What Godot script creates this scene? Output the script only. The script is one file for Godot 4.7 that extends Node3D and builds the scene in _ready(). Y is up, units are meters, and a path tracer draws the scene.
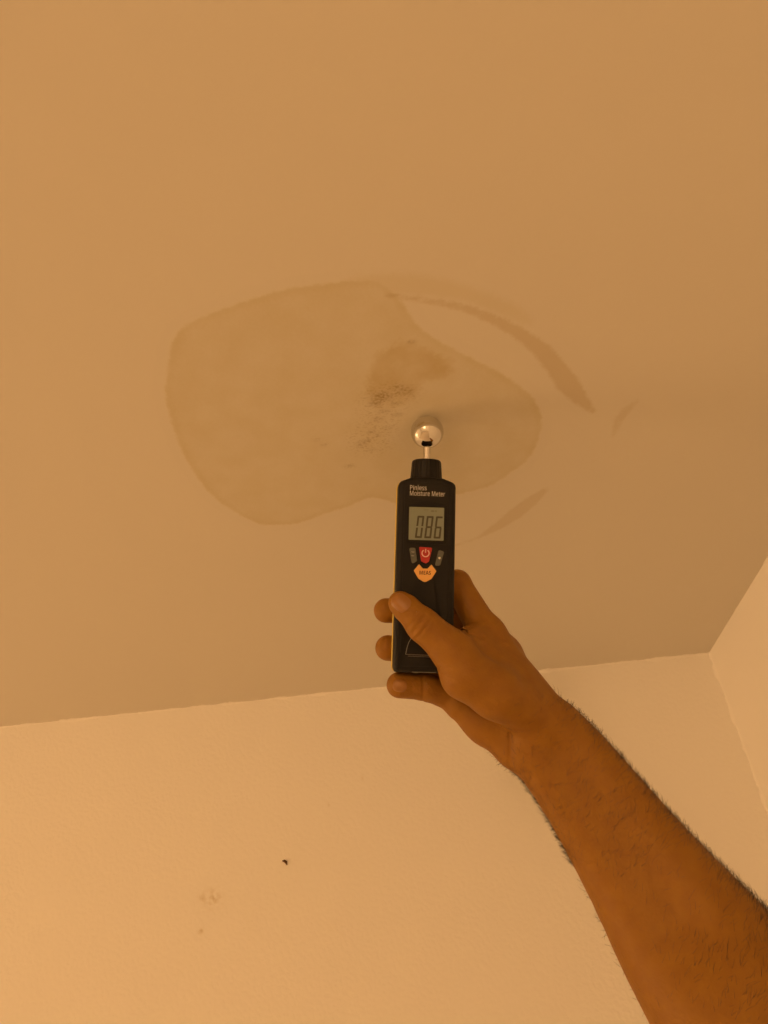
extends Node3D
# A hand holds a moisture meter against a water-stained ceiling under warm lamp light.

const METER_AT := Transform3D(Vector3(0.99017,-0.08931,-0.10766), Vector3(0.13184,0.85302,0.50494), Vector3(0.04674,-0.51417,0.85641), Vector3(0.01296,2.23282,-0.50841))
const CAMERA_AT := Transform3D(Vector3(0.99452,-0.08199,-0.06484), Vector3(0.10448,0.79758,0.59409), Vector3(0.00300,-0.59761,0.80178), Vector3(0.00000,2.00000,0.00000))
const BONES := [
	[Vector3(0.04829,0.02787,-0.01200), Vector3(0.09155,-0.03355,0.00800), 0.0120, 0.0145, 0.0100],
	[Vector3(0.06176,0.01281,-0.02400), Vector3(0.09155,-0.03355,0.00800), 0.0125, 0.0140, 0.0100],
	[Vector3(0.06568,-0.00353,-0.02000), Vector3(0.07990,-0.04823,0.00400), 0.0120, 0.0140, 0.0100],
	[Vector3(0.05990,-0.01939,-0.00800), Vector3(0.07990,-0.04823,0.00400), 0.0115, 0.0140, 0.0100],
	[Vector3(0.04829,0.02787,-0.01200), Vector3(0.06176,0.01281,-0.02400), 0.0120, 0.0125, 0.0080],
	[Vector3(0.06176,0.01281,-0.02400), Vector3(0.06568,-0.00353,-0.02000), 0.0125, 0.0120, 0.0080],
	[Vector3(0.06568,-0.00353,-0.02000), Vector3(0.05990,-0.01939,-0.00800), 0.0120, 0.0115, 0.0080],
	[Vector3(0.02884,-0.02295,-0.00800), Vector3(0.04779,-0.03306,-0.00800), 0.0105, 0.0150, 0.0090],
	[Vector3(0.04779,-0.03306,-0.00800), Vector3(0.06935,-0.04983,-0.00300), 0.0150, 0.0140, 0.0090],
	[Vector3(0.06935,-0.04983,-0.00300), Vector3(0.07990,-0.04823,0.00400), 0.0140, 0.0140, 0.0090],
	[Vector3(0.01244,-0.00920,-0.02000), Vector3(0.04376,-0.01178,-0.01200), 0.0095, 0.0140, 0.0050],
	[Vector3(0.04879,-0.00906,0.02500), Vector3(0.09155,-0.03355,0.00800), 0.0175, 0.0145, 0.0090],
	[Vector3(0.01876,0.01843,0.02650), Vector3(0.02769,0.00342,0.02800), 0.0138, 0.0170, 0.0040],
	[Vector3(0.02769,0.00342,0.02800), Vector3(0.04879,-0.00906,0.02500), 0.0170, 0.0175, 0.0045],
	[Vector3(0.03326,0.02356,0.00600), Vector3(0.06452,-0.00741,0.00800), 0.0100, 0.0145, 0.0120],
	[Vector3(0.01876,0.01843,0.02650), Vector3(0.04829,0.02787,-0.01200), 0.0090, 0.0090, 0.0090],
	[Vector3(-0.00192,0.03531,0.02460), Vector3(0.01876,0.01843,0.02650), 0.0112, 0.0138, 0.0050],
	[Vector3(-0.01366,0.04646,0.02150), Vector3(-0.00192,0.03531,0.02460), 0.0090, 0.0112, 0.0040],
	[Vector3(-0.01786,0.04976,0.02100), Vector3(-0.01366,0.04646,0.02150), 0.0082, 0.0090, 0.0030],
	[Vector3(0.04829,0.02787,-0.01200), Vector3(0.02684,0.06455,-0.02200), 0.0120, 0.0103, 0.0050],
	[Vector3(0.02684,0.06455,-0.02200), Vector3(0.00327,0.05196,-0.02400), 0.0103, 0.0090, 0.0030],
	[Vector3(0.00327,0.05196,-0.02400), Vector3(-0.00947,0.04716,-0.02250), 0.0090, 0.0080, 0.0030],
	[Vector3(0.06176,0.01281,-0.02400), Vector3(0.03717,0.03620,-0.03300), 0.0125, 0.0103, 0.0040],
	[Vector3(0.03717,0.03620,-0.03300), Vector3(-0.01261,0.04317,-0.03100), 0.0103, 0.0092, 0.0030],
	[Vector3(-0.01261,0.04317,-0.03100), Vector3(-0.02590,0.04345,-0.01950), 0.0092, 0.0091, 0.0030],
	[Vector3(0.06568,-0.00353,-0.02000), Vector3(0.03600,0.00778,-0.03200), 0.0120, 0.0100, 0.0040],
	[Vector3(0.03600,0.00778,-0.03200), Vector3(-0.01035,0.01410,-0.03100), 0.0100, 0.0092, 0.0030],
	[Vector3(-0.01035,0.01410,-0.03100), Vector3(-0.02367,0.01610,-0.01900), 0.0092, 0.0094, 0.0030],
	[Vector3(0.05990,-0.01939,-0.00800), Vector3(0.02957,-0.01952,-0.01400), 0.0115, 0.0105, 0.0050],
	[Vector3(0.02957,-0.01952,-0.01400), Vector3(0.00385,-0.00989,-0.00600), 0.0105, 0.0093, 0.0040],
	[Vector3(0.00385,-0.00989,-0.00600), Vector3(-0.01556,-0.00825,0.00000), 0.0093, 0.0092, 0.0040],
	[Vector3(0.09846,-0.03312,0.00525), Vector3(0.10765,-0.04420,0.00917), 0.0140, 0.0148, 0.0100],
	[Vector3(0.10765,-0.04420,0.00917), Vector3(0.11666,-0.05506,0.01310), 0.0148, 0.0155, 0.0100],
	[Vector3(0.11666,-0.05506,0.01310), Vector3(0.12610,-0.06703,0.01761), 0.0155, 0.0166, 0.0100],
	[Vector3(0.12610,-0.06703,0.01761), Vector3(0.13616,-0.08076,0.02273), 0.0166, 0.0181, 0.0100],
	[Vector3(0.13616,-0.08076,0.02273), Vector3(0.14649,-0.09536,0.02843), 0.0181, 0.0199, 0.0100],
	[Vector3(0.14649,-0.09536,0.02843), Vector3(0.15677,-0.10977,0.03516), 0.0199, 0.0218, 0.0100],
	[Vector3(0.15677,-0.10977,0.03516), Vector3(0.16702,-0.12374,0.04339), 0.0218, 0.0239, 0.0100],
	[Vector3(0.16702,-0.12374,0.04339), Vector3(0.17700,-0.13720,0.05267), 0.0239, 0.0261, 0.0100],
	[Vector3(0.17700,-0.13720,0.05267), Vector3(0.18603,-0.14955,0.06204), 0.0261, 0.0280, 0.0100],
	[Vector3(0.18603,-0.14955,0.06204), Vector3(0.19385,-0.16060,0.07117), 0.0280, 0.0294, 0.0100],
	[Vector3(0.19385,-0.16060,0.07117), Vector3(0.20075,-0.17067,0.08038), 0.0294, 0.0304, 0.0100],
	[Vector3(0.20075,-0.17067,0.08038), Vector3(0.20712,-0.18009,0.08964), 0.0304, 0.0315, 0.0100],
	[Vector3(0.07818,-0.04922,0.00295), Vector3(0.08685,-0.06071,0.00680), 0.0140, 0.0148, 0.0100],
	[Vector3(0.08685,-0.06071,0.00680), Vector3(0.09534,-0.07199,0.01068), 0.0148, 0.0155, 0.0100],
	[Vector3(0.09534,-0.07199,0.01068), Vector3(0.10425,-0.08437,0.01512), 0.0155, 0.0166, 0.0100],
	[Vector3(0.10425,-0.08437,0.01512), Vector3(0.11388,-0.09844,0.02019), 0.0166, 0.0181, 0.0100],
	[Vector3(0.11388,-0.09844,0.02019), Vector3(0.12377,-0.11338,0.02585), 0.0181, 0.0199, 0.0100],
	[Vector3(0.12377,-0.11338,0.02585), Vector3(0.13336,-0.12834,0.03250), 0.0199, 0.0218, 0.0100],
	[Vector3(0.13336,-0.12834,0.03250), Vector3(0.14226,-0.14339,0.04058), 0.0218, 0.0239, 0.0100],
	[Vector3(0.14226,-0.14339,0.04058), Vector3(0.15061,-0.15814,0.04967), 0.0239, 0.0261, 0.0100],
	[Vector3(0.15061,-0.15814,0.04967), Vector3(0.15873,-0.17122,0.05894), 0.0261, 0.0280, 0.0100],
	[Vector3(0.15873,-0.17122,0.05894), Vector3(0.16686,-0.18202,0.06811), 0.0280, 0.0294, 0.0100],
	[Vector3(0.16686,-0.18202,0.06811), Vector3(0.17478,-0.19128,0.07743), 0.0294, 0.0304, 0.0100],
	[Vector3(0.17478,-0.19128,0.07743), Vector3(0.18216,-0.19991,0.08681), 0.0304, 0.0315, 0.0100],
	[Vector3(0.08832,-0.04117,0.00410), Vector3(0.11517,-0.07570,0.01636), 0.0132, 0.0156, 0.0080],
	[Vector3(0.11517,-0.07570,0.01636), Vector3(0.14506,-0.11905,0.03383), 0.0156, 0.0205, 0.0080],
	[Vector3(0.14506,-0.11905,0.03383), Vector3(0.17238,-0.16039,0.06049), 0.0205, 0.0263, 0.0080],
	[Vector3(0.17238,-0.16039,0.06049), Vector3(0.19464,-0.19000,0.08823), 0.0263, 0.0296, 0.0080],
	[Vector3(0.19171,-0.18893,0.08825), Vector3(0.21300,-0.38624,0.34478), 0.0400, 0.0520, 0.0300],
]
const CREASES := [
	[Vector3(-0.01280,0.03280,0.03500), Vector3(-0.00567,0.04362,0.03500), 0.00090, 0.00130],
	[Vector3(-0.00940,0.02960,0.03550), Vector3(-0.00162,0.04109,0.03550), 0.00100, 0.00140],
	[Vector3(-0.00603,0.02708,0.03600), Vector3(0.00177,0.03788,0.03600), 0.00080, 0.00130],
	[Vector3(0.02583,0.03098,0.01800), Vector3(0.04119,0.02796,0.01800), 0.00140, 0.00160],
	[Vector3(0.00148,-0.00262,0.00300), Vector3(0.00186,-0.01924,0.00300), 0.00090, 0.00130],
	[Vector3(0.06156,-0.03861,0.01400), Vector3(0.06248,-0.05938,0.01400), 0.00120, 0.00180],
	[Vector3(0.00733,0.00683,0.03400), Vector3(0.01605,0.00705,0.03400), 0.00070, 0.00130],
	[Vector3(0.01927,0.03364,0.02000), Vector3(0.02834,0.03046,0.02000), 0.00100, 0.00160],
	[Vector3(0.00906,0.01035,0.03600), Vector3(0.02372,0.01335,0.03600), 0.00040, 0.00130],
	[Vector3(-0.00741,-0.00356,0.00900), Vector3(-0.00654,-0.01040,0.00900), 0.00040, 0.00120],
]
const NAIL_AT := Vector3(-0.01675,0.04952,0.02600)
const NAIL_TIP := Vector3(-0.02366,0.05510,0.02400)
const LITTLE_NAIL_AT := Vector3(-0.01534,-0.00821,0.00900)
const LITTLE_NAIL_TIP := Vector3(-0.02266,-0.00714,0.00800)
const FOREARM_A := Vector3(0.08759,-0.04049,0.00415)
const FOREARM_B := Vector3(0.19171,-0.18893,0.08825)
const STAIN := [Vector2(-0.1343,-0.3480), Vector2(-0.1233,-0.3234), Vector2(-0.1126,-0.3126), Vector2(-0.0969,-0.3059), Vector2(-0.0801,-0.3012), Vector2(-0.0604,-0.2961), Vector2(-0.0383,-0.2930), Vector2(-0.0136,-0.2924), Vector2(0.0060,-0.2934), Vector2(0.0166,-0.3007), Vector2(0.0248,-0.3140), Vector2(0.0325,-0.3312), Vector2(0.0442,-0.3445), Vector2(0.0577,-0.3560), Vector2(0.0716,-0.3670), Vector2(0.0898,-0.3817), Vector2(0.1051,-0.3976), Vector2(0.1158,-0.4113), Vector2(0.1228,-0.4304), Vector2(0.1235,-0.4529), Vector2(0.1177,-0.4771), Vector2(0.1042,-0.4926), Vector2(0.0884,-0.5071), Vector2(0.0676,-0.5130), Vector2(0.0421,-0.5183), Vector2(0.0123,-0.5188), Vector2(0.0000,-0.5111), Vector2(-0.0122,-0.5062), Vector2(-0.0298,-0.5143), Vector2(-0.0520,-0.5218), Vector2(-0.0747,-0.5308), Vector2(-0.0920,-0.5307), Vector2(-0.1099,-0.5245), Vector2(-0.1252,-0.5046), Vector2(-0.1369,-0.4835), Vector2(-0.1425,-0.4582), Vector2(-0.1457,-0.4347), Vector2(-0.1461,-0.4142), Vector2(-0.1444,-0.3879), Vector2(-0.1408,-0.3657)]
const HALO := [Vector2(-0.0138,-0.2939), Vector2(0.0051,-0.2897), Vector2(0.0294,-0.2920), Vector2(0.0540,-0.3002), Vector2(0.0795,-0.3134), Vector2(0.0997,-0.3270), Vector2(0.1073,-0.3403), Vector2(0.0902,-0.3322), Vector2(0.0669,-0.3180), Vector2(0.0477,-0.3108), Vector2(0.0226,-0.3060), Vector2(0.0038,-0.3051)]
const BLOTCH := [Vector2(-0.0020,-0.3959), Vector2(-0.0016,-0.3725), Vector2(0.0046,-0.3549), Vector2(0.0152,-0.3475), Vector2(0.0241,-0.3444), Vector2(0.0340,-0.3484), Vector2(0.0440,-0.3577), Vector2(0.0557,-0.3666), Vector2(0.0529,-0.3765), Vector2(0.0431,-0.3798), Vector2(0.0338,-0.3814), Vector2(0.0292,-0.3925), Vector2(0.0179,-0.4030), Vector2(0.0069,-0.4034)]
const MOULD := [Vector2(-0.0104,-0.3927), Vector2(-0.0009,-0.3822), Vector2(0.0120,-0.3802), Vector2(0.0274,-0.3843), Vector2(0.0328,-0.3940), Vector2(0.0215,-0.4056), Vector2(0.0155,-0.4228), Vector2(0.0097,-0.4444), Vector2(-0.0041,-0.4539), Vector2(-0.0213,-0.4453), Vector2(-0.0211,-0.4282), Vector2(-0.0106,-0.4113)]
const STREAKS := [
	[Vector3(0.0133,-0.3048,0.00132), Vector3(0.0414,-0.3131,0.00220), Vector3(0.0638,-0.3215,0.00264), Vector3(0.0838,-0.3339,0.00352), Vector3(0.1013,-0.3480,0.00440), Vector3(0.1162,-0.3632,0.00572), Vector3(0.1286,-0.3815,0.00660), Vector3(0.1394,-0.3995,0.00792), Vector3(0.1494,-0.4142,0.00572), Vector3(0.1624,-0.4309,0.00176)],
	[Vector3(0.0571,-0.5924,0.00088), Vector3(0.0809,-0.5821,0.00176), Vector3(0.1001,-0.5652,0.00572), Vector3(0.1126,-0.5507,0.00792), Vector3(0.1245,-0.5354,0.00660), Vector3(0.1360,-0.5205,0.00264)],
	[Vector3(0.1828,-0.4610,0.00132), Vector3(0.1835,-0.4429,0.00352), Vector3(0.1877,-0.4326,0.00352), Vector3(0.1930,-0.4248,0.00176)],
]
const SPECKS := [[Vector2(0.0055,-0.3920), 0.00350, 1.00], [Vector2(0.0007,-0.3984), 0.00210, 0.80], [Vector2(0.0222,-0.3895), 0.00280, 0.60], [Vector2(0.0174,-0.3848), 0.00210, 0.50], [Vector2(-0.0044,-0.4274), 0.00175, 0.60], [Vector2(-0.0097,-0.4367), 0.00210, 0.60], [Vector2(-0.0247,-0.4639), 0.00175, 0.50], [Vector2(0.0060,-0.4074), 0.00210, 0.50], [Vector2(0.0144,-0.4004), 0.00175, 0.50], [Vector2(0.0281,-0.3449), 0.00126, 0.60], [Vector2(-0.0132,-0.4408), 0.00210, 0.50], [Vector2(-0.0003,-0.4325), 0.00140, 0.50], [Vector2(-0.0411,-0.4363), 0.00140, 0.40], [Vector2(-0.0456,-0.4299), 0.00140, 0.30], [Vector2(0.0010,-0.4151), 0.00210, 0.45], [Vector2(0.0078,-0.4249), 0.00175, 0.40], [Vector2(0.0160,-0.4121), 0.00175, 0.50], [Vector2(-0.0060,-0.4477), 0.00175, 0.40]]
const CEILING_Y := 2.39438
const BACK_Z := -0.88782
const RIGHT_X := 0.37681
const LEFT_X := -3.3
const REAR_Z := 2.7
const PATCH := Rect2(-0.16, -0.62, 0.40, 0.38)      # stained stretch of the ceiling, x and z
const SMUDGES := Rect2(-0.42, 2.05, 0.40, 0.25)     # smudged stretch of the wall, x and y

var mats := {}


# ---------------------------------------------------------------- helpers
func mat(albedo: Color, rough := 0.6, metal := 0.0) -> StandardMaterial3D:
	var m := StandardMaterial3D.new()
	m.albedo_color = albedo.linear_to_srgb()
	m.roughness = rough
	m.metallic = metal
	return m


func st() -> SurfaceTool:
	var s := SurfaceTool.new()
	s.begin(Mesh.PRIMITIVE_TRIANGLES)
	return s


func obj(called: String, mesh: Mesh, material: Material, parent: Node = self) -> MeshInstance3D:
	var o := MeshInstance3D.new()
	o.name = called
	o.mesh = mesh
	o.material_override = material
	parent.add_child(o, true)
	return o


func tag(o: Node, label: String, category: String) -> void:
	o.set_meta("label", label)
	o.set_meta("category", category)


func done(s: SurfaceTool) -> ArrayMesh:
	s.generate_normals()
	return s.commit()


func tri(s: SurfaceTool, a: Vector3, b: Vector3, c: Vector3) -> void:
	s.add_vertex(a)
	s.add_vertex(b)
	s.add_vertex(c)


func quad(s: SurfaceTool, a: Vector3, b: Vector3, c: Vector3, d: Vector3) -> void:
	tri(s, a, b, c)
	tri(s, a, c, d)


# a closed outline (counter-clockwise) pulled in by e
func inset(o: PackedVector2Array, e: float) -> PackedVector2Array:
	var r := PackedVector2Array()
	var n := o.size()
	for i in n:
		var a := (o[i] - o[(i + n - 1) % n]).normalized()
		var b := (o[(i + 1) % n] - o[i]).normalized()
		var na := Vector2(-a.y, a.x)
		var nb := Vector2(-b.y, b.x)
		var m := (na + nb).normalized()
		r.append(o[i] + m * e / maxf(0.5, m.dot(nb)))
	return r


# an outline in xy between z0 and z1; both rims rounded by b0 and b1
func prism(s: SurfaceTool, o: PackedVector2Array, z0: float, z1: float, b0 := 0.0, b1 := 0.0, at := Vector3.ZERO) -> void:
	var rings := []
	var zs := []
	var steps := 4
	if b0 > 0.0:
		for i in steps:
			var t := PI / 2 * float(i) / steps
			rings.append(inset(o, b0 * (1.0 - sin(t))))
			zs.append(z0 + b0 * (1.0 - cos(t)))
	rings.append(o)
	zs.append(z0 + b0)
	rings.append(o)
	zs.append(z1 - b1)
	if b1 > 0.0:
		for i in range(1, steps + 1):
			var t := PI / 2 * float(i) / steps
			rings.append(inset(o, b1 * (1.0 - cos(t))))
			zs.append(z1 - b1 + b1 * sin(t))
	var n := o.size()
	s.set_smooth_group(1)
	for k in rings.size() - 1:
		var p: PackedVector2Array = rings[k]
		var q: PackedVector2Array = rings[k + 1]
		for i in n:
			var j := (i + 1) % n
			quad(s, at + Vector3(p[i].x, p[i].y, zs[k]), at + Vector3(q[i].x, q[i].y, zs[k + 1]), at + Vector3(q[j].x, q[j].y, zs[k + 1]), at + Vector3(p[j].x, p[j].y, zs[k]))
	s.set_smooth_group(-1)
	for e in [0, rings.size() - 1]:
		var p: PackedVector2Array = rings[e]
		var mid := Vector2.ZERO
		for q in p:
			mid += q / p.size()
		var m := Vector3(mid.x, mid.y, zs[e]) + at
		for i in n:
			var a := Vector3(p[i].x, p[i].y, zs[e]) + at
			var b := Vector3(p[(i + 1) % n].x, p[(i + 1) % n].y, zs[e]) + at
			if e == 0:
				tri(s, m, a, b)
			else:
				tri(s, m, b, a)


func rounded(corners: Array, radii: Array, seg := 6) -> PackedVector2Array:
	var r := PackedVector2Array()
	var n := corners.size()
	for i in n:
		var c: Vector2 = corners[i]
		var a: Vector2 = (corners[(i + n - 1) % n] - c).normalized()
		var b: Vector2 = (corners[(i + 1) % n] - c).normalized()
		var rad: float = radii[i]
		if rad <= 0.0:
			r.append(c)
			continue
		var half := acos(clampf(a.dot(b), -1, 1)) / 2.0
		var d := rad / tan(half)
		var p := c + a * d
		var q := c + b * d
		for k in seg + 1:
			var t := float(k) / seg
			r.append(p.lerp(c, t).lerp(c.lerp(q, t), t))
	return r


func lathe(s: SurfaceTool, profile: Array, sides := 32, at := Vector3.ZERO, flute := 0.0, flutes := 0) -> void:
	s.set_smooth_group(1)
	for k in profile.size() - 1:
		var a: Vector2 = profile[k]
		var b: Vector2 = profile[k + 1]
		for i in sides:
			var t0 := TAU * i / sides
			var t1 := TAU * (i + 1) / sides
			var f0 := 1.0 - flute * (0.5 + 0.5 * cos(t0 * flutes))
			var f1 := 1.0 - flute * (0.5 + 0.5 * cos(t1 * flutes))
			quad(s, at + Vector3(cos(t0) * a.x * f0, a.y, sin(t0) * a.x * f0), at + Vector3(cos(t1) * a.x * f1, a.y, sin(t1) * a.x * f1),
				at + Vector3(cos(t1) * b.x * f1, b.y, sin(t1) * b.x * f1), at + Vector3(cos(t0) * b.x * f0, b.y, sin(t0) * b.x * f0))


func tube(s: SurfaceTool, pts: Array, radii: Array, sides := 6, capped := true) -> void:
	s.set_smooth_group(1)
	var rings := []
	var up := Vector3(0.31, 0.2, 0.93).normalized()
	for i in pts.size():
		var d: Vector3 = (pts[mini(i + 1, pts.size() - 1)] - pts[maxi(i - 1, 0)]).normalized()
		var x := d.cross(up).normalized()
		var y := x.cross(d).normalized()
		var ring := []
		for k in sides:
			var t := TAU * k / sides
			ring.append(pts[i] + (x * cos(t) + y * sin(t)) * radii[i])
		rings.append(ring)
	for i in pts.size() - 1:
		for k in sides:
			var j := (k + 1) % sides
			quad(s, rings[i][k], rings[i][j], rings[i + 1][j], rings[i + 1][k])
	if capped:
		for e in [0, pts.size() - 1]:
			for k in sides:
				tri(s, pts[e], rings[e][k], rings[e][(k + 1) % sides])


func text(words: String, size: float, bold := true) -> TextMesh:
	var t := TextMesh.new()
	var f := SystemFont.new()
	f.font_names = PackedStringArray(["Droid Sans"])
	f.font_weight = 700 if bold else 400
	t.font = f
	t.text = words
	t.font_size = 64
	t.pixel_size = size / 64.0
	t.depth = 0.00025
	t.horizontal_alignment = HORIZONTAL_ALIGNMENT_LEFT
	t.vertical_alignment = VERTICAL_ALIGNMENT_CENTER
	return t


func noise_tex(freq: float, size: int, seed_: int, kind := FastNoiseLite.TYPE_SIMPLEX_SMOOTH, octaves := 4) -> NoiseTexture2D:
	var n := FastNoiseLite.new()
	n.seed = seed_
	n.noise_type = kind
	n.frequency = freq
	n.fractal_octaves = octaves
	var t := NoiseTexture2D.new()
	t.width = size
	t.height = size
	t.seamless = true
	t.noise = n
	return t


# a slab whose visible face carries a patch of its own in UV2: o + u*x + v*y spans the face, patch in the same measures
func slab(o: Vector3, u: Vector3, v: Vector3, w: float, h: float, thick: Vector3, patch: Rect2) -> ArrayMesh:
	var s := st()
	var xs := [0.0, patch.position.x, patch.end.x, w]
	var ys := [0.0, patch.position.y, patch.end.y, h]
	s.set_smooth_group(-1)
	for i in 3:
		for j in 3:
			var c := [Vector2(xs[i], ys[j]), Vector2(xs[i + 1], ys[j]), Vector2(xs[i + 1], ys[j + 1]), Vector2(xs[i], ys[j + 1])]
			for k in [0, 1, 2, 0, 2, 3]:
				var q: Vector2 = c[k]
				var p := (q - patch.position) / patch.size
				s.set_uv(q)
				s.set_uv2(Vector2(clampf(p.x, 0.004, 0.996), clampf(p.y, 0.004, 0.996)))
				s.add_vertex(o + u * q.x + v * q.y)
	s.set_uv(Vector2.ZERO)
	s.set_uv2(Vector2(0.004, 0.004))
	var f := [o, o + u * w, o + u * w + v * h, o + v * h]
	for k in 4:
		quad(s, f[k], f[(k + 1) % 4], f[(k + 1) % 4] + thick, f[k] + thick)
	quad(s, f[0] + thick, f[1] + thick, f[2] + thick, f[3] + thick)
	return done(s)


# ---------------------------------------------------------------- textures computed for the ceiling and the wall
func poly_distance(p: Vector2, poly: Array) -> float:
	var best := 1e9
	var inside := false
	var n := poly.size()
	var j := n - 1
	for i in n:
		var a: Vector2 = poly[i]
		var b: Vector2 = poly[j]
		var ab := b - a
		var t := clampf((p - a).dot(ab) / ab.length_squared(), 0.0, 1.0)
		best = minf(best, (p - a - ab * t).length_squared())
		if (a.y > p.y) != (b.y > p.y) and p.x < (b.x - a.x) * (p.y - a.y) / (b.y - a.y) + a.x:
			inside = not inside
		j = i
	return -sqrt(best) if inside else sqrt(best)


func streak_distance(p: Vector2, line: Array) -> float:
	var best := 1e9
	for i in line.size() - 1:
		var a := Vector2(line[i].x, line[i].y)
		var b := Vector2(line[i + 1].x, line[i + 1].y)
		var ab := b - a
		var t := clampf((p - a).dot(ab) / ab.length_squared(), 0.0, 1.0)
		best = minf(best, (p - a - ab * t).length() - lerpf(line[i].z, line[i + 1].z, t))
	return best


func smooth_outline(points: Array) -> Array:
	var r := []
	var n := points.size()
	for i in n:
		for k in 4:
			r.append(points[i].cubic_interpolate(points[(i + 1) % n], points[(i + n - 1) % n], points[(i + 2) % n], k / 4.0))
	return r


func stain_texture() -> ImageTexture:
	var gw := 100
	var gh := 95
	var w := 800
	var h := 760
	var fields := []
	var shapes := [smooth_outline(STAIN), smooth_outline(HALO), smooth_outline(BLOTCH), smooth_outline(MOULD)]
	for k in 7:
		var im := Image.create_empty(gw, gh, false, Image.FORMAT_RF)
		for y in gh:
			for x in gw:
				var p := PATCH.position + Vector2((x + 0.5) / gw, (y + 0.5) / gh) * PATCH.size
				var d: float = poly_distance(p, shapes[k]) if k < 4 else streak_distance(p, STREAKS[k - 4])
				im.set_pixel(x, y, Color(d * 1000.0, 0, 0))
		im.resize(w, h, Image.INTERPOLATE_BILINEAR)
		fields.append(im)
	var big := FastNoiseLite.new()
	big.seed = 5
	big.frequency = 0.03
	var fine := FastNoiseLite.new()
	fine.seed = 9
	fine.frequency = 0.35
	fine.fractal_octaves = 3
	var im := Image.create_empty(w, h, false, Image.FORMAT_RGB8)
	var sp := []
	for s in SPECKS:
		sp.append([(s[0] - PATCH.position) / PATCH.size * Vector2(w, h), s[1] / PATCH.size.x * w, s[2]])
	for y in h:
		for x in w:
			var mm := Vector2(x, y) * 0.5
			var c := Vector3.ONE
			var b := big.get_noise_2d(mm.x, mm.y)
			var f := fine.get_noise_2d(mm.x, mm.y)
			var wob := f * 0.9 + big.get_noise_2d(mm.x * 4.0 + 90.0, mm.y * 4.0) * 1.2
			var d: float = fields[0].get_pixel(x, y).r + wob
			var a := smoothstep(1.6, -1.2, d) * (0.72 + 0.3 * b + 0.12 * f) + 0.22 * exp(-pow((d + 2.0) / 3.0, 2.0))
			var hal: float = smoothstep(4.0, -4.0, fields[1].get_pixel(x, y).r + wob) * 0.5
			a = maxf(a, hal)
			c = c.lerp(Vector3(0.895, 0.862, 0.73), a)
			var bl: float = smoothstep(5.0, -4.0, fields[2].get_pixel(x, y).r + wob * 3.0) * (0.8 + 0.5 * b)
			c *= Vector3.ONE.lerp(Vector3(0.89, 0.83, 0.68), clampf(bl, 0, 1))
			for k in 3:
				var s: float = smoothstep(1.8, -1.8, fields[4 + k].get_pixel(x, y).r + wob * 0.8)
				c *= Vector3.ONE.lerp(Vector3(0.855, 0.80, 0.68), s * [0.82, 0.58, 0.5][k])
			var mo: float = fields[3].get_pixel(x, y).r
			if mo < 12.0:
				var g := smoothstep(0.12, 0.5, fine.get_noise_2d(mm.x * 0.75, mm.y * 1.5) + 0.35 * big.get_noise_2d(mm.x * 5.0, mm.y * 5.0))
				c *= Vector3.ONE.lerp(Vector3(0.66, 0.58, 0.44), g * smoothstep(10.0, -8.0, mo) * 0.45)
			for s in sp:
				var q: Vector2 = (Vector2(x, y) - s[0]) * Vector2(0.75, 1.25)
				var l: float = q.length() / (s[1] * 2.0)
				if l < 2.2:
					c *= Vector3.ONE.lerp(Vector3(0.55, 0.47, 0.36), clampf(exp(-l * l * 1.6) * (0.6 + 0.9 * f) * s[2], 0, 1))
			var e := minf(minf(x, w - 1 - x), minf(y, h - 1 - y))
			c = Vector3.ONE.lerp(c, clampf((e - 6.0) / 12.0, 0, 1))
			im.set_pixel(x, y, Color(c.x, c.y, c.z).linear_to_srgb())
	return ImageTexture.create_from_image(im)


func smudge_texture() -> ImageTexture:
	var w := 320
	var h := 200
	var im := Image.create_empty(w, h, false, Image.FORMAT_RGB8)
	var n := FastNoiseLite.new()
	n.seed = 3
	n.frequency = 0.09
	n.fractal_octaves = 4
	var spots := [[Vector2(-0.2260, 2.1762), 0.008, 0.6], [Vector2(-0.2370, 2.1780), 0.005, 0.4], [Vector2(-0.2370, 2.1457), 0.003, 0.7], [Vector2(-0.1000, 2.2600), 0.002, 0.5], [Vector2(-0.06, 2.285), 0.002, 0.6]]
	for y in h:
		for x in w:
			var p := SMUDGES.position + Vector2((x + 0.5) / w, (y + 0.5) / h) * SMUDGES.size
			var c := Vector3.ONE
			for s in spots:
				var l: float = p.distance_to(s[0]) / s[1]
				if l < 3.0:
					c *= Vector3.ONE.lerp(Vector3(0.78, 0.72, 0.6), clampf(exp(-l * l) * (0.6 + 2.0 * n.get_noise_2d(x * 2.0, y * 2.0)) * s[2], 0, 1))
			im.set_pixel(x, y, Color(c.x, c.y, c.z).linear_to_srgb())
	return ImageTexture.create_from_image(im)


func paint_mat(albedo: Color, rough: float, relief: float, tex: Texture2D, scale: float, patch: Texture2D = null) -> StandardMaterial3D:
	var m := mat(albedo, rough)
	m.metallic_specular = 0.3
	m.uv1_triplanar = true
	m.uv1_world_triplanar = true
	m.uv1_scale = Vector3.ONE * scale
	m.heightmap_enabled = true
	m.heightmap_texture = tex
	m.heightmap_scale = relief
	if patch:
		m.detail_enabled = true
		m.detail_albedo = patch
		m.detail_uv_layer = BaseMaterial3D.DETAIL_UV_2
		m.detail_blend_mode = BaseMaterial3D.BLEND_MODE_MUL
	return m


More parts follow.
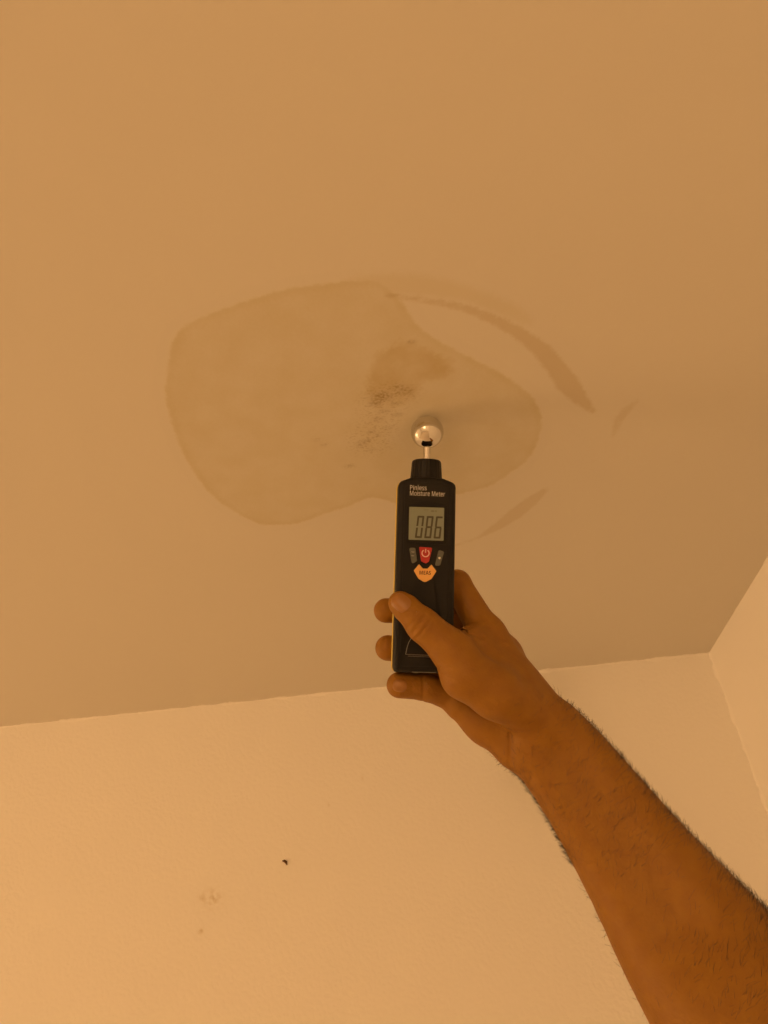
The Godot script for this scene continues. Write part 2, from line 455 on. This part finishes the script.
# a ragged bead of paint along an inside corner; a and b are the two wall directions away from the corner
func bead(from: Vector3, to: Vector3, a: Vector3, b: Vector3, seed_: int, big: float) -> ArrayMesh:
	var s := st()
	var n := FastNoiseLite.new()
	n.seed = seed_
	n.frequency = 0.55
	n.fractal_octaves = 4
	var length := from.distance_to(to)
	var count := int(length / 0.0035)
	var prev := []
	s.set_smooth_group(1)
	for i in count + 1:
		var t := float(i) / count
		var c := from.lerp(to, t)
		var x := t * length * 100.0
		var ra := big * clampf(0.55 + 0.9 * n.get_noise_1d(x * 0.5) + 0.5 * n.get_noise_1d(x * 2.5 + 40.0), 0.12, 1.8)
		var rb := big * clampf(0.55 + 0.9 * n.get_noise_1d(x * 0.5 + 500.0) + 0.5 * n.get_noise_1d(x * 2.5 + 900.0), 0.12, 1.8)
		var ring := []
		for k in 6:
			var u := k / 5.0
			var bulge := 0.55 + 0.25 * n.get_noise_2d(x * 2.0, k * 1.5)
			ring.append(c - (a + b) * 0.0004 + a * ra * pow(1.0 - u, 1.0 / bulge) + b * rb * pow(u, 1.0 / bulge))
		if i > 0:
			for k in 5:
				quad(s, prev[k], prev[k + 1], ring[k + 1], ring[k])
		prev = ring
	return done(s)


# ---------------------------------------------------------------- scene
func _ready() -> void:
	var cam := Camera3D.new()
	cam.name = "camera"
	cam.transform = CAMERA_AT
	cam.fov = 67.31
	cam.near = 0.02
	add_child(cam)
	cam.current = true
	var env := Environment.new()
	env.background_mode = Environment.BG_COLOR
	env.background_color = Color.BLACK
	env.tonemap_mode = Environment.TONE_MAPPER_LINEAR
	env.tonemap_exposure = 1.09
	env.sdfgi_enabled = true
	env.ssao_enabled = true
	env.ssil_enabled = true
	var we := WorldEnvironment.new()
	we.name = "world"
	we.environment = env
	add_child(we)
	pendant_lamp(Vector3(-2.4, 1.9, -0.5), 0.2, 0.78, "round glowing globe lamp on a cord near the rough wall")
	pendant_lamp(Vector3(-1.0, 2.0, 2.4), 0.2, 0.74, "round glowing globe lamp on a cord at the rear of the room")

	room()
	moisture_meter()
	person()


func pendant_lamp(at: Vector3, radius: float, power: float, label: String) -> void:
	var warm := Color(1.0, 0.578, 0.275).linear_to_srgb()
	var lamp := Node3D.new()
	lamp.name = "pendant_lamp"
	lamp.position = at
	add_child(lamp, true)
	tag(lamp, label, "lamp")
	lamp.set_meta("group", "globe pendant lamps")
	var ball := SphereMesh.new()
	ball.radius = radius
	ball.height = radius * 2.0
	var glow := mat(Color(0.8, 0.75, 0.65), 0.5)
	glow.emission_enabled = true
	glow.emission = warm
	glow.emission_energy_multiplier = 3.0
	obj("lamp_globe", ball, glow, lamp)
	var light := OmniLight3D.new()
	light.name = "lamp_light"
	light.light_color = warm
	light.light_energy = power
	light.light_size = radius
	light.omni_range = 12.0
	light.omni_attenuation = 2.0
	light.shadow_enabled = true
	lamp.add_child(light)
	var s := st()
	lathe(s, [Vector2(0.0, 0.06), Vector2(0.03, 0.06), Vector2(0.045, 0.0), Vector2(0.045, -0.03)], 24, Vector3(0, radius, 0))
	obj("lamp_socket", done(s), mat(Color(0.03, 0.03, 0.03), 0.4), lamp)
	s = st()
	tube(s, [Vector3(0, radius + 0.05, 0), Vector3(0, CEILING_Y - at.y - 0.02, 0)], [0.004, 0.004], 8)
	obj("cord", done(s), mat(Color(0.7, 0.68, 0.62), 0.6), lamp)
	s = st()
	var top := CEILING_Y - at.y
	lathe(s, [Vector2(0.0, top - 0.03), Vector2(0.03, top - 0.028), Vector2(0.05, top - 0.012), Vector2(0.052, top), Vector2(0, top)], 24)
	obj("ceiling_rose", done(s), mat(Color(0.7, 0.68, 0.62), 0.5), lamp)


func structure(called: String, mesh: Mesh, material: Material, label: String) -> MeshInstance3D:
	var o := obj(called, mesh, material)
	o.set_meta("kind", "structure")
	o.set_meta("label", label)
	return o


func room() -> void:
	var grain := noise_tex(0.09, 512, 21, FastNoiseLite.TYPE_SIMPLEX_SMOOTH, 4)
	var soft := noise_tex(0.035, 512, 22, FastNoiseLite.TYPE_SIMPLEX_SMOOTH, 5)
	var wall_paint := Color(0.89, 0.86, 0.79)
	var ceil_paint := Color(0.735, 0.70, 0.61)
	var w := paint_mat(wall_paint, 0.75, 0.032, grain, 3.4, smudge_texture())
	var plain := paint_mat(wall_paint, 0.75, 0.032, grain, 3.4)
	var smoother := paint_mat(wall_paint, 0.75, 0.04, soft, 2.2)
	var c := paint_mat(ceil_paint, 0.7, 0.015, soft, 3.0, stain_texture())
	mats.wall = plain
	var width := RIGHT_X - LEFT_X
	var depth := REAR_Z - BACK_Z
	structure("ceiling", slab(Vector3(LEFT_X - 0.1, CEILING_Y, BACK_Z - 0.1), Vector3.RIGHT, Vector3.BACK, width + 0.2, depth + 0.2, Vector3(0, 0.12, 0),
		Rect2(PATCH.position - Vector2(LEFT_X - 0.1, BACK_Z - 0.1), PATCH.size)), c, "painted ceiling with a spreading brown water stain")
	var back := structure("wall_back", slab(Vector3(LEFT_X, 0, BACK_Z), Vector3.RIGHT, Vector3.UP, width, CEILING_Y, Vector3(0, 0, -0.1),
		Rect2(SMUDGES.position - Vector2(LEFT_X, 0), SMUDGES.size)), w, "rough rolled cream wall below the stained ceiling")
	var far := Rect2(0.1, 0.1, 0.1, 0.1)
	structure("wall_right", slab(Vector3(RIGHT_X, 0, REAR_Z), Vector3.FORWARD, Vector3.UP, depth, CEILING_Y, Vector3(0.1, 0, 0), far), smoother, "smooth cream side wall at the right corner")
	structure("wall_left", slab(Vector3(LEFT_X, 0, BACK_Z), Vector3.BACK, Vector3.UP, depth, CEILING_Y, Vector3(-0.1, 0, 0), far), plain, "cream wall opposite the right corner")
	structure("wall_rear", slab(Vector3(RIGHT_X, 0, REAR_Z), Vector3.LEFT, Vector3.UP, width, CEILING_Y, Vector3(0, 0, 0.1), far), plain, "cream wall behind the camera")
	var fm := mat(Color(0.62, 0.55, 0.45), 0.5)
	structure("floor", slab(Vector3(LEFT_X - 0.1, 0, REAR_Z + 0.1), Vector3.RIGHT, Vector3.FORWARD, width + 0.2, depth + 0.2, Vector3(0, -0.1, 0), far), fm, "plain brown floor")
	# beads of paint in the corners
	var cy := Vector3(RIGHT_X, CEILING_Y, BACK_Z)
	structure("trim_1", bead(cy, Vector3(LEFT_X, CEILING_Y, BACK_Z), Vector3.DOWN, Vector3.BACK, 4, 0.007), plain, "ragged paint bead between ceiling and rough wall")
	structure("trim_2", bead(cy, Vector3(RIGHT_X, CEILING_Y, REAR_Z), Vector3.DOWN, Vector3.LEFT, 8, 0.003), smoother, "thin paint bead between ceiling and side wall")
	structure("trim_3", bead(cy, Vector3(RIGHT_X, 0, BACK_Z), Vector3.LEFT, Vector3.BACK, 12, 0.006), smoother, "paint bead down the corner of the two walls")
	# a small crescent chip of dark dirt stuck to the wall
	var s := st()
	var o := Vector3(-0.1490, 2.2037, BACK_Z)
	tube(s, [o + Vector3(-0.0030, 0.0022, 0.0003), o + Vector3(-0.0008, 0.0020, 0.0008), o + Vector3(0.0012, 0.0005, 0.0009), o + Vector3(0.0022, -0.0025, 0.0003)], [0.0004, 0.0014, 0.0015, 0.0004], 8)
	var chip := obj("dirt_chip", done(s), mat(Color(0.10, 0.045, 0.012), 0.8))
	tag(chip, "tiny dark crescent speck stuck on the rough wall", "speck")


# ---------------------------------------------------------------- the meter
func moisture_meter() -> void:
	var root := Node3D.new()
	root.name = "moisture_meter"
	root.transform = METER_AT
	add_child(root)
	tag(root, "black handheld moisture meter with chrome ball tip, screen and red button", "moisture meter")
	var black := mat(Color(0.011, 0.0105, 0.010), 0.46)
	black.metallic_specular = 0.32
	mats.black = black
	var gloss := mat(Color(0.008, 0.008, 0.008), 0.4)
	gloss.metallic_specular = 0.3
	var yellow := mat(Color(0.72, 0.55, 0.11), 0.5)
	var chrome := mat(Color(0.66, 0.645, 0.62), 0.035, 1.0)
	var ink := mat(Color(0.62, 0.60, 0.55), 0.6)
	var u := 0.001
	# body outline: straight sides, softly arched top with rounded shoulders
	var outline := func(grow: float) -> PackedVector2Array:
		var c := [Vector2(-20.6 - grow, 2.0 - grow) * u, Vector2(20.6 + grow, 2.0 - grow) * u, Vector2(20.2 + grow, 135.2 + grow) * u, Vector2(11.5, 138.6 + grow) * u, Vector2(0, 139.4 + grow) * u, Vector2(-11.5, 138.6 + grow) * u, Vector2(-20.2 - grow, 135.2 + grow) * u]
		return rounded(c, [3.0 * u, 3.0 * u, 5.0 * u, 6.0 * u, 6.0 * u, 6.0 * u, 5.0 * u])
	var s := st()
	prism(s, outline.call(0.4), -3.0 * u, 13.0 * u, 0.0, 3.0 * u)
	obj("front_shell", done(s), black, root)
	s = st()
	prism(s, outline.call(1.0), -13.0 * u, -3.0 * u, 4.0 * u, 0.4 * u)
	var back := obj("back_shell", done(s), yellow, root)
	back.set_meta("label", "yellow rear shell")
	# faceplate slightly proud of the shell
	s = st()
	prism(s, inset(outline.call(0.0), 4.2 * u), 12.6 * u, 13.35 * u, 0.0, 0.3 * u)
	obj("faceplate", done(s), black, root)
	# collar, rod and ball
	s = st()
	lathe(s, [Vector2(0.0118, 0.134), Vector2(0.0118, 0.1395), Vector2(0.0116, 0.1405), Vector2(0.0108, 0.1515), Vector2(0.0104, 0.1528), Vector2(0.0096, 0.1534), Vector2(0.0, 0.1536)], 96, Vector3.ZERO, 0.03, 24)
	obj("collar", done(s), black, root)
	s = st()
	lathe(s, [Vector2(0.0027, 0.153), Vector2(0.0027, 0.1645)], 24)
	var rod := obj("rod", done(s), chrome, root)
	rod.set_meta("label", "chrome rod")
	var sphere := SphereMesh.new()
	sphere.radius = 0.0121
	sphere.height = 0.0242
	sphere.radial_segments = 64
	sphere.rings = 32
	var b := obj("ball_sensor", sphere, chrome, root)
	b.position = Vector3(0, 0.17479, 0)
	b.set_meta("label", "polished chrome ball")
	# lettering
	var face := 13.35 * u
	for row in [["Pinless", 131.4], ["Moisture Meter", 127.4]]:
		var t := obj("lettering", text(row[0], 0.0064, false), ink, root)
		t.position = Vector3(-12.4 * u, row[1] * u, face)
		var tw: float = t.mesh.get_aabb().size.x
		var want: float = 0.0250 if row[0].length() > 8 else 0.0118
		t.scale = Vector3(want / tw, 0.74, 1.0)
		t.position.x = -12.4 * u - t.mesh.get_aabb().position.x * t.scale.x
		t.set_meta("label", "pale printed words " + row[0])
	# screen: dark arched bezel, grey display, three digits
	s = st()
	var frame := rounded([Vector2(-14.2, 91.6) * u, Vector2(14.2, 91.6) * u, Vector2(14.2, 119.2) * u, Vector2(7, 121.4) * u, Vector2(-7, 121.4) * u, Vector2(-14.2, 119.2) * u], [1.5 * u, 1.5 * u, 1.5 * u, 6 * u, 6 * u, 1.5 * u])
	prism(s, frame, 13.0 * u, 13.6 * u, 0.0, 0.25 * u)
	var bezel := obj("screen_bezel", done(s), gloss, root)
	bezel.set_meta("label", "glossy black arched screen surround")
	s = st()
	prism(s, rounded([Vector2(-12.6, 94.2) * u, Vector2(12.2, 94.2) * u, Vector2(12.2, 117.6) * u, Vector2(-12.6, 117.6) * u], [0.6 * u, 0.6 * u, 0.6 * u, 0.6 * u], 3), 13.5 * u, 13.75 * u)
	var screen := obj("screen", done(s), mat(Color(0.21, 0.25, 0.20), 0.3), root)
	screen.set_meta("label", "grey green display reading 086")
	var lcd := mat(Color(0.05, 0.05, 0.042), 0.5)
	var shapes := {"0": "abcdef", "8": "abcdefg", "6": "afgedc"}
	var k := 0
	for ch in ["0", "8", "6"]:
		digit(screen, shapes[ch], Vector2(-8.2 + 6.6 * k, 95.6), lcd)
		k += 1
	s = st()
	for q in [Rect2(3.0, 114.6, 2.0, 0.9), Rect2(5.6, 114.8, 1.4, 0.6), Rect2(-2.4, 115.6, 3.4, 0.3)]:
		prism(s, rounded([q.position * u, Vector2(q.end.x, q.position.y) * u, q.end * u, Vector2(q.position.x, q.end.y) * u], [0.0, 0.0, 0.0, 0.0]), 13.72 * u, 13.8 * u)
	obj("screen_symbol", done(s), mat(Color(0.13, 0.14, 0.11), 0.5), screen)
	# buttons
	var red := mat(Color(0.44, 0.020, 0.022), 0.4)
	var orange := mat(Color(0.84, 0.46, 0.13), 0.45)
	var grey := mat(Color(0.10, 0.11, 0.095), 0.5)
	s = st()
	prism(s, rounded([Vector2(-3.4, 79.2) * u, Vector2(0.0, 77.6) * u, Vector2(2.2, 79.2) * u, Vector2(4.4, 89.0) * u, Vector2(-5.2, 89.4) * u], [1.4 * u, 1.5 * u, 1.4 * u, 1.0 * u, 1.0 * u], 4), 13.2 * u, 14.5 * u, 0.0, 0.4 * u)
	var pb := obj("power_button", done(s), red, root)
	pb.set_meta("label", "red power button")
	s = st()
	var ring := []
	for i in 17:
		var t := PI * 0.5 + 0.62 + (TAU - 1.24) * i / 16.0
		ring.append(Vector3(-0.4 + cos(t) * 2.5, 85.0 + sin(t) * 2.5, 14.5) * u)
	var rr := []
	rr.resize(17)
	rr.fill(0.00042)
	tube(s, ring, rr, 6)
	tube(s, [Vector3(-0.4, 85.2, 14.5) * u, Vector3(-0.4, 88.0, 14.5) * u], [0.00042, 0.00042], 6)
	obj("power_symbol", done(s), mat(Color(0.80, 0.55, 0.50), 0.5), pb)
	s = st()
	prism(s, rounded([Vector2(-8.4, 72.6) * u, Vector2(-5.0, 67.0) * u, Vector2(-0.4, 64.4) * u, Vector2(4.2, 67.0) * u, Vector2(7.6, 72.6) * u, Vector2(4.0, 77.2) * u, Vector2(1.2, 74.2) * u, Vector2(-2.0, 74.2) * u, Vector2(-4.8, 77.2) * u], [0.8 * u, 2.4 * u, 2.6 * u, 2.4 * u, 0.8 * u, 0.4 * u, 0.6 * u, 0.6 * u, 0.4 * u], 4), 13.2 * u, 14.5 * u, 0.0, 0.4 * u)
	var mb := obj("measure_button", done(s), orange, root)
	mb.set_meta("label", "orange button marked MEAS")
	var mt := obj("lettering", text("MEAS", 0.0064), mat(Color(0.16, 0.04, 0.01), 0.6), mb)
	mt.scale = Vector3(0.0080 / mt.mesh.get_aabb().size.x, 0.58, 1.0)
	mt.position = Vector3(-4.4 * u - mt.mesh.get_aabb().position.x * mt.scale.x, 71.2 * u, 14.5 * u)
	for side in [-1, 1]:
		s = st()
		var cc := [Vector2(6.4, 76.2), Vector2(10.2, 76.6), Vector2(12.8, 86.4), Vector2(8.8, 87.8)] if side > 0 else [Vector2(-9.8, 77.0), Vector2(-6.2, 79.2), Vector2(-7.6, 88.6), Vector2(-12.0, 88.6)]
		var ccc := []
		for q in cc:
			ccc.append(q * u)
		if side < 0:
			ccc = [ccc[0], ccc[1], ccc[2], ccc[3]]
		prism(s, rounded(ccc, [1.3 * u, 1.3 * u, 1.3 * u, 1.3 * u], 4), 13.2 * u, 14.4 * u, 0.0, 0.4 * u)
		var gb := obj("side_button", done(s), grey, root)
		gb.set_meta("label", "grey button with a pale dot" if side > 0 else "grey button with faint pale marks")
		s = st()
		if side > 0:
			lathe(s, [Vector2(0.0, 0.0002), Vector2(0.0008, 0.0001), Vector2(0.0009, -0.0002)], 12)
			var dot := obj("button_mark", done(s), mat(Color(0.7, 0.68, 0.6), 0.5), gb)
			dot.rotation.x = PI / 2
			dot.position = Vector3(9.5, 81.9, 14.42) * u
		else:
			for q in [85.6, 83.0]:
				tube(s, [Vector3(-10.4, q + 0.2, 14.4) * u, Vector3(-9.5, q - 0.1, 14.4) * u, Vector3(-8.4, q, 14.4) * u], [0.0003, 0.0004, 0.0003], 5)
			obj("button_mark", done(s), mat(Color(0.30, 0.30, 0.27), 0.5), gb)
	# fine printed outline low on the front
	s = st()
	var arc := [Vector3(-10.6, 22.6, 13.4) * u, Vector3(-11.6, 19.5, 13.4) * u, Vector3(-12.2, 16.6, 13.4) * u, Vector3(-12.6, 14.4, 13.4) * u]
	tube(s, [Vector3(-9.0, 25.4, 13.4) * u] + arc, [0.0002, 0.0002, 0.0002, 0.0002, 0.0002], 5)
	tube(s, [Vector3(-12.6, 14.4, 13.4) * u, Vector3(10.0, 14.0, 13.4) * u], [0.00025, 0.00025], 5)
	tube(s, [Vector3(-11.0, 13.2, 13.4) * u, Vector3(8.0, 12.9, 13.4) * u], [0.00018, 0.00018], 5)
	obj("printed_mark", done(s), mat(Color(0.34, 0.33, 0.30), 0.5), root)
	# pale seam round the bottom
	s = st()
	tube(s, [Vector3(-11, 3.4, 12.2) * u, Vector3(-7, 2.5, 11.6) * u, Vector3(8, 2.5, 11.6) * u, Vector3(14, 3.4, 12.2) * u], [0.0002, 0.0005, 0.0005, 0.0002], 6)
	obj("bottom_seam", done(s), mat(Color(0.25, 0.24, 0.22), 0.5), root)


func digit(parent: Node, lit: String, at: Vector2, m: Material) -> void:
	var s := st()
	var w := 4.9
	var h := 15.8
	var th := 1.35
	var lean := 0.10
	var g := 0.25
	var box2 := {
		"a": [Vector2(g, h - th), Vector2(w - g, h)], "g": [Vector2(g, h / 2 - th / 2), Vector2(w - g, h / 2 + th / 2)], "d": [Vector2(g, 0), Vector2(w - g, th)],
		"f": [Vector2(0, h / 2 + g + 0.3), Vector2(th, h - g)], "b": [Vector2(w - th, h / 2 + g + 0.3), Vector2(w, h - g)],
		"e": [Vector2(0, g), Vector2(th, h / 2 - g - 0.3)], "c": [Vector2(w - th, g), Vector2(w, h / 2 - g - 0.3)],
	}
	for c in lit:
		var a: Vector2 = box2[c][0]
		var b: Vector2 = box2[c][1]
		var o := PackedVector2Array()
		for p in [a, Vector2(b.x, a.y), b, Vector2(a.x, b.y)]:
			o.append((at + Vector2(p.x + p.y * lean, p.y)) * 0.001)
		prism(s, o, 0.01372, 0.01381)
	obj("digit", done(s), m, parent)


# ---------------------------------------------------------------- the hand and arm, meshed from a distance field
var pa := PackedVector3Array()
var pb_ := PackedVector3Array()
var il := PackedFloat32Array()
var r0 := PackedFloat32Array()
var dr := PackedFloat32Array()
var kk := PackedFloat32Array()


func field(p: Vector3, ids: PackedInt32Array) -> float:
	var d := 1.0
	for i in ids:
		var v := p - pa[i]
		var t := clampf(v.dot(pb_[i]) * il[i], 0.0, 1.0)
		var q := (v - pb_[i] * t).length() - r0[i] - dr[i] * t
		var k := kk[i]
		var h := maxf(k - absf(d - q), 0.0) / k
		d = minf(d, q) - h * h * k * 0.25
	return d


func creased(p: Vector3, ids: PackedInt32Array, cr: PackedInt32Array) -> float:
	var d := field(p, ids)
	for i in cr:
		var c: Array = CREASES[i]
		var ab: Vector3 = c[1] - c[0]
		var t := clampf((p - c[0]).dot(ab) / ab.length_squared(), 0.0, 1.0)
		# creases run over the surface: measure the distance across the line of sight of the fold only
		var v: Vector3 = p - c[0] - ab * t
		v.z *= 0.15
		d += c[2] * exp(-v.length_squared() / (c[3] * c[3]))
	return d


func skin_mesh(cell: float) -> Array:
	var lo := Vector3.ONE * 9.0
	var hi := -lo
	var all := PackedInt32Array()
	for i in BONES.size():
		var b: Array = BONES[i]
		pa.append(b[0])
		pb_.append(b[1] - b[0])
		il.append(1.0 / maxf((b[1] - b[0]).length_squared(), 1e-9))
		r0.append(b[2])
		dr.append(b[3] - b[2])
		kk.append(b[4])
		all.append(i)
		var r: float = maxf(b[2], b[3]) + 0.012
		for e in [b[0], b[1]]:
			lo = lo.min(e - Vector3.ONE * r)
			hi = hi.max(e + Vector3.ONE * r)
	var nb := 10
	var bs := cell * nb
	var dim := Vector3i(((hi - lo) / bs).ceil())
	var diag := bs * 0.9
	var NX := dim.x * nb + 1
	var NY := dim.y * nb + 1
	var verts := {}          # cell key -> vertex index
	var pos := PackedVector3Array()
	var sets := []           # bones for each vertex, by block
	var vblock := PackedInt32Array()
	var quads := []          # four cell keys each
	var n1 := nb + 2
	var vals := PackedFloat32Array()
	vals.resize(n1 * n1 * n1)
	for bz in dim.z:
		for by in dim.y:
			for bx in dim.x:
				var o := lo + Vector3(bx, by, bz) * bs
				var mid := o + Vector3.ONE * bs * 0.5
				var dc := field(mid, all)
				if absf(dc) > diag + 0.004:
					continue
				var ids := PackedInt32Array()
				for i in all:
					var v := mid - pa[i]
					var t := clampf(v.dot(pb_[i]) * il[i], 0.0, 1.0)
					if (v - pb_[i] * t).length() - r0[i] - dr[i] * t < diag * 2.0 + kk[i] + 0.030:
						ids.append(i)
				if ids.is_empty():
					continue
				var cr := PackedInt32Array()
				for i in CREASES.size():
					if Geometry3D.get_closest_point_to_segment(mid, CREASES[i][0], CREASES[i][1]).distance_to(mid) < diag + 0.02:
						cr.append(i)
				sets.append([ids, cr])
				var at := 0
				for z in n1:
					for y in n1:
						for x in n1:
							vals[at] = field(o + Vector3(x, y, z) * cell, ids)
							at += 1
				# corners -1 side is covered by the neighbour block
				for z in nb:
					for y in nb:
						for x in nb:
							var i0 := (z * n1 + y) * n1 + x
							var s := 0
							var c0 := vals[i0] < 0.0
							if c0: s += 1
							if vals[i0 + 1] < 0.0: s += 1
							if vals[i0 + n1] < 0.0: s += 1
							if vals[i0 + n1 + 1] < 0.0: s += 1
							var i1 := i0 + n1 * n1
							if vals[i1] < 0.0: s += 1
							if vals[i1 + 1] < 0.0: s += 1
							if vals[i1 + n1] < 0.0: s += 1
							if vals[i1 + n1 + 1] < 0.0: s += 1
							if s == 0 or s == 8:
								continue
							var gx := bx * nb + x
							var gy := by * nb + y
							var gz := bz * nb + z
							var key := (gz * NY + gy) * NX + gx
							verts[key] = pos.size()
							pos.append(o + Vector3(x + 0.5, y + 0.5, z + 0.5) * cell)
							vblock.append(sets.size() - 1)
							if (vals[i0 + 1] < 0.0) != c0:
								quads.append([key, key - NX, key - NX - NX * NY, key - NX * NY, c0])
							if (vals[i0 + n1] < 0.0) != c0:
								quads.append([key, key - NX * NY, key - NX * NY - 1, key - 1, c0])
							if (vals[i1] < 0.0) != c0:
								quads.append([key, key - 1, key - 1 - NX, key - NX, c0])
	# pull every vertex onto the creased surface
	var normals := PackedVector3Array()
	normals.resize(pos.size())
	var e := 0.0006
	for i in pos.size():
		var ids: PackedInt32Array = sets[vblock[i]][0]
		var cr: PackedInt32Array = sets[vblock[i]][1]
		var p := pos[i]
		var g := Vector3.UP
		for step in 3:
			var d := creased(p, ids, cr)
			g = Vector3(creased(p + Vector3(e, 0, 0), ids, cr) - d, creased(p + Vector3(0, e, 0), ids, cr) - d, creased(p + Vector3(0, 0, e), ids, cr) - d).normalized()
			p -= g * clampf(d, -cell, cell)
		pos[i] = p
		normals[i] = g
	var index := PackedInt32Array()
	for q in quads:
		var a: int = verts.get(q[0], -1)
		var b: int = verts.get(q[1], -1)
		var c: int = verts.get(q[2], -1)
		var d: int = verts.get(q[3], -1)
		if a < 0 or b < 0 or c < 0 or d < 0:
			continue
		if not q[4]:
			index.append_array([a, b, c, a, c, d])
		else:
			index.append_array([a, c, b, a, d, c])
	return [pos, normals, index]


func person() -> void:
	var root := Node3D.new()
	root.name = "person"
	root.transform = METER_AT
	add_child(root)
	tag(root, "bare hairy forearm and hand holding the moisture meter up", "person")
	var got := skin_mesh(0.0015)
	var pos: PackedVector3Array = got[0]
	var normals: PackedVector3Array = got[1]
	print("skin ", pos.size(), " verts")
	var blotch := FastNoiseLite.new()
	blotch.seed = 2
	blotch.frequency = 60.0
	blotch.fractal_octaves = 4
	var colors := PackedColorArray()
	for p in pos:
		var b := blotch.get_noise_3dv(p)
		var f := 1.0 + 0.11 * b
		colors.append(Color(0.285 * f, 0.131 * (f + 0.04 * b), 0.017 * f))
	var a := []
	a.resize(Mesh.ARRAY_MAX)
	a[Mesh.ARRAY_VERTEX] = pos
	a[Mesh.ARRAY_NORMAL] = normals
	a[Mesh.ARRAY_COLOR] = colors
	a[Mesh.ARRAY_INDEX] = got[2]
	var mesh := ArrayMesh.new()
	mesh.add_surface_from_arrays(Mesh.PRIMITIVE_TRIANGLES, a)
	var skin := mat(Color.WHITE, 0.55)
	skin.vertex_color_use_as_albedo = true
	skin.metallic_specular = 0.35
	skin.uv1_triplanar = true
	skin.uv1_scale = Vector3.ONE * 9.0
	skin.heightmap_enabled = true
	skin.heightmap_texture = noise_tex(0.08, 512, 31, FastNoiseLite.TYPE_CELLULAR, 3)
	skin.heightmap_scale = 0.03
	var arm := obj("hand_and_forearm", mesh, skin, root)
	arm.set_meta("label", "bare tanned hand and forearm")
	nail(root, "thumbnail", NAIL_AT, NAIL_TIP, 6.4, 0.0068, Vector3(-0.10, 0.10, 1.0), "smooth thumb nail")
	nail(root, "fingernail", LITTLE_NAIL_AT, LITTLE_NAIL_TIP, 4.4, 0.0048, Vector3(0.0, -0.25, 1.0), "smooth little finger nail")
	arm_hair(root, pos, normals)


func nail(root: Node3D, called: String, at: Vector3, tip: Vector3, wide: float, long: float, out: Vector3, label: String) -> void:
	var s := st()
	var along := (tip - at).normalized()
	out = (out - along * out.dot(along)).normalized()
	var across := along.cross(out).normalized()
	var all := PackedInt32Array(range(BONES.size()))
	var rows := []
	s.set_smooth_group(1)
	for j in 13:
		var v := -1.0 + j / 6.0
		var row := []
		for i in 13:
			var u := -1.0 + i / 6.0
			var wv := wide * sqrt(maxf(0.0, 1.0 - pow(absf(v), 4.0) * 0.86))
			var p := at + along * (v * long + 0.0006) + across * (u * wv * 0.001)
			# slide along the outward direction until just over the skin
			var q := p + out * 0.012
			for k in 14:
				q -= out * (field(q, all) - 0.00045 + 0.0007 * pow(absf(u), 6.0))
			row.append(q)
		rows.append(row)
	for j in 12:
		for i in 12:
			quad(s, rows[j][i], rows[j][i + 1], rows[j + 1][i + 1], rows[j + 1][i])
	var m := mat(Color(0.31, 0.14, 0.03), 0.4)
	var n := obj(called, done(s), m, root)
	n.set_meta("label", label)


func arm_hair(root: Node3D, pos: PackedVector3Array, normals: PackedVector3Array) -> void:
	var rng := RandomNumberGenerator.new()
	rng.seed = 77
	var axis := (FOREARM_A - FOREARM_B)
	var length := axis.length()
	axis /= length
	var s := st()
	var made := 0
	var tries := 0
	while made < 9500 and tries < 200000:
		tries += 1
		var i := rng.randi() % pos.size()
		var p := pos[i]
		var n := normals[i]
		var t := (p - FOREARM_B).dot(axis) / length
		if t < 0.05 or t > 1.12:
			continue
		# sparser over the smooth inner side of the arm
		var bare := smoothstep(-0.2, 0.9, n.dot(Vector3(-0.2, -0.1, 0.97)))
		if rng.randf() < bare * 0.82 or rng.randf() < smoothstep(0.92, 1.12, t):
			continue
		if t < 0.62 and n.dot(Vector3(-0.8, -0.6, 0.0)) > 0.35 and rng.randf() < 0.93:
			continue
		if t < 0.5 and rng.randf() < bare * 0.75:
			continue
		made += 1
		var side := n.cross(axis).normalized()
		var lie := (axis * rng.randf_range(-0.1, 0.7) + side * rng.randf_range(-1.2, -0.2)).normalized()
		var l := rng.randf_range(0.003, 0.0075)
		var lift := rng.randf_range(0.25, 0.75)
		var bend := rng.randf_range(-0.4, 0.4)
		var pts := []
		for k in 4:
			var q := k / 3.0
			pts.append(p + lie * l * q + n * (l * lift * q * (1.0 - 0.35 * q) - 0.0002) + lie.cross(n) * l * bend * q * q)
		var w := lerpf(0.00010, 0.000065, bare)
		tube(s, pts, [w, w * 0.9, w * 0.7, w * 0.2], 3, false)
	var h := obj("arm_hair", done(s), mat(Color(0.035, 0.02, 0.01), 0.6), root)
	h.set_meta("kind", "stuff")
	h.set_meta("label", "short dark hairs on the forearm")
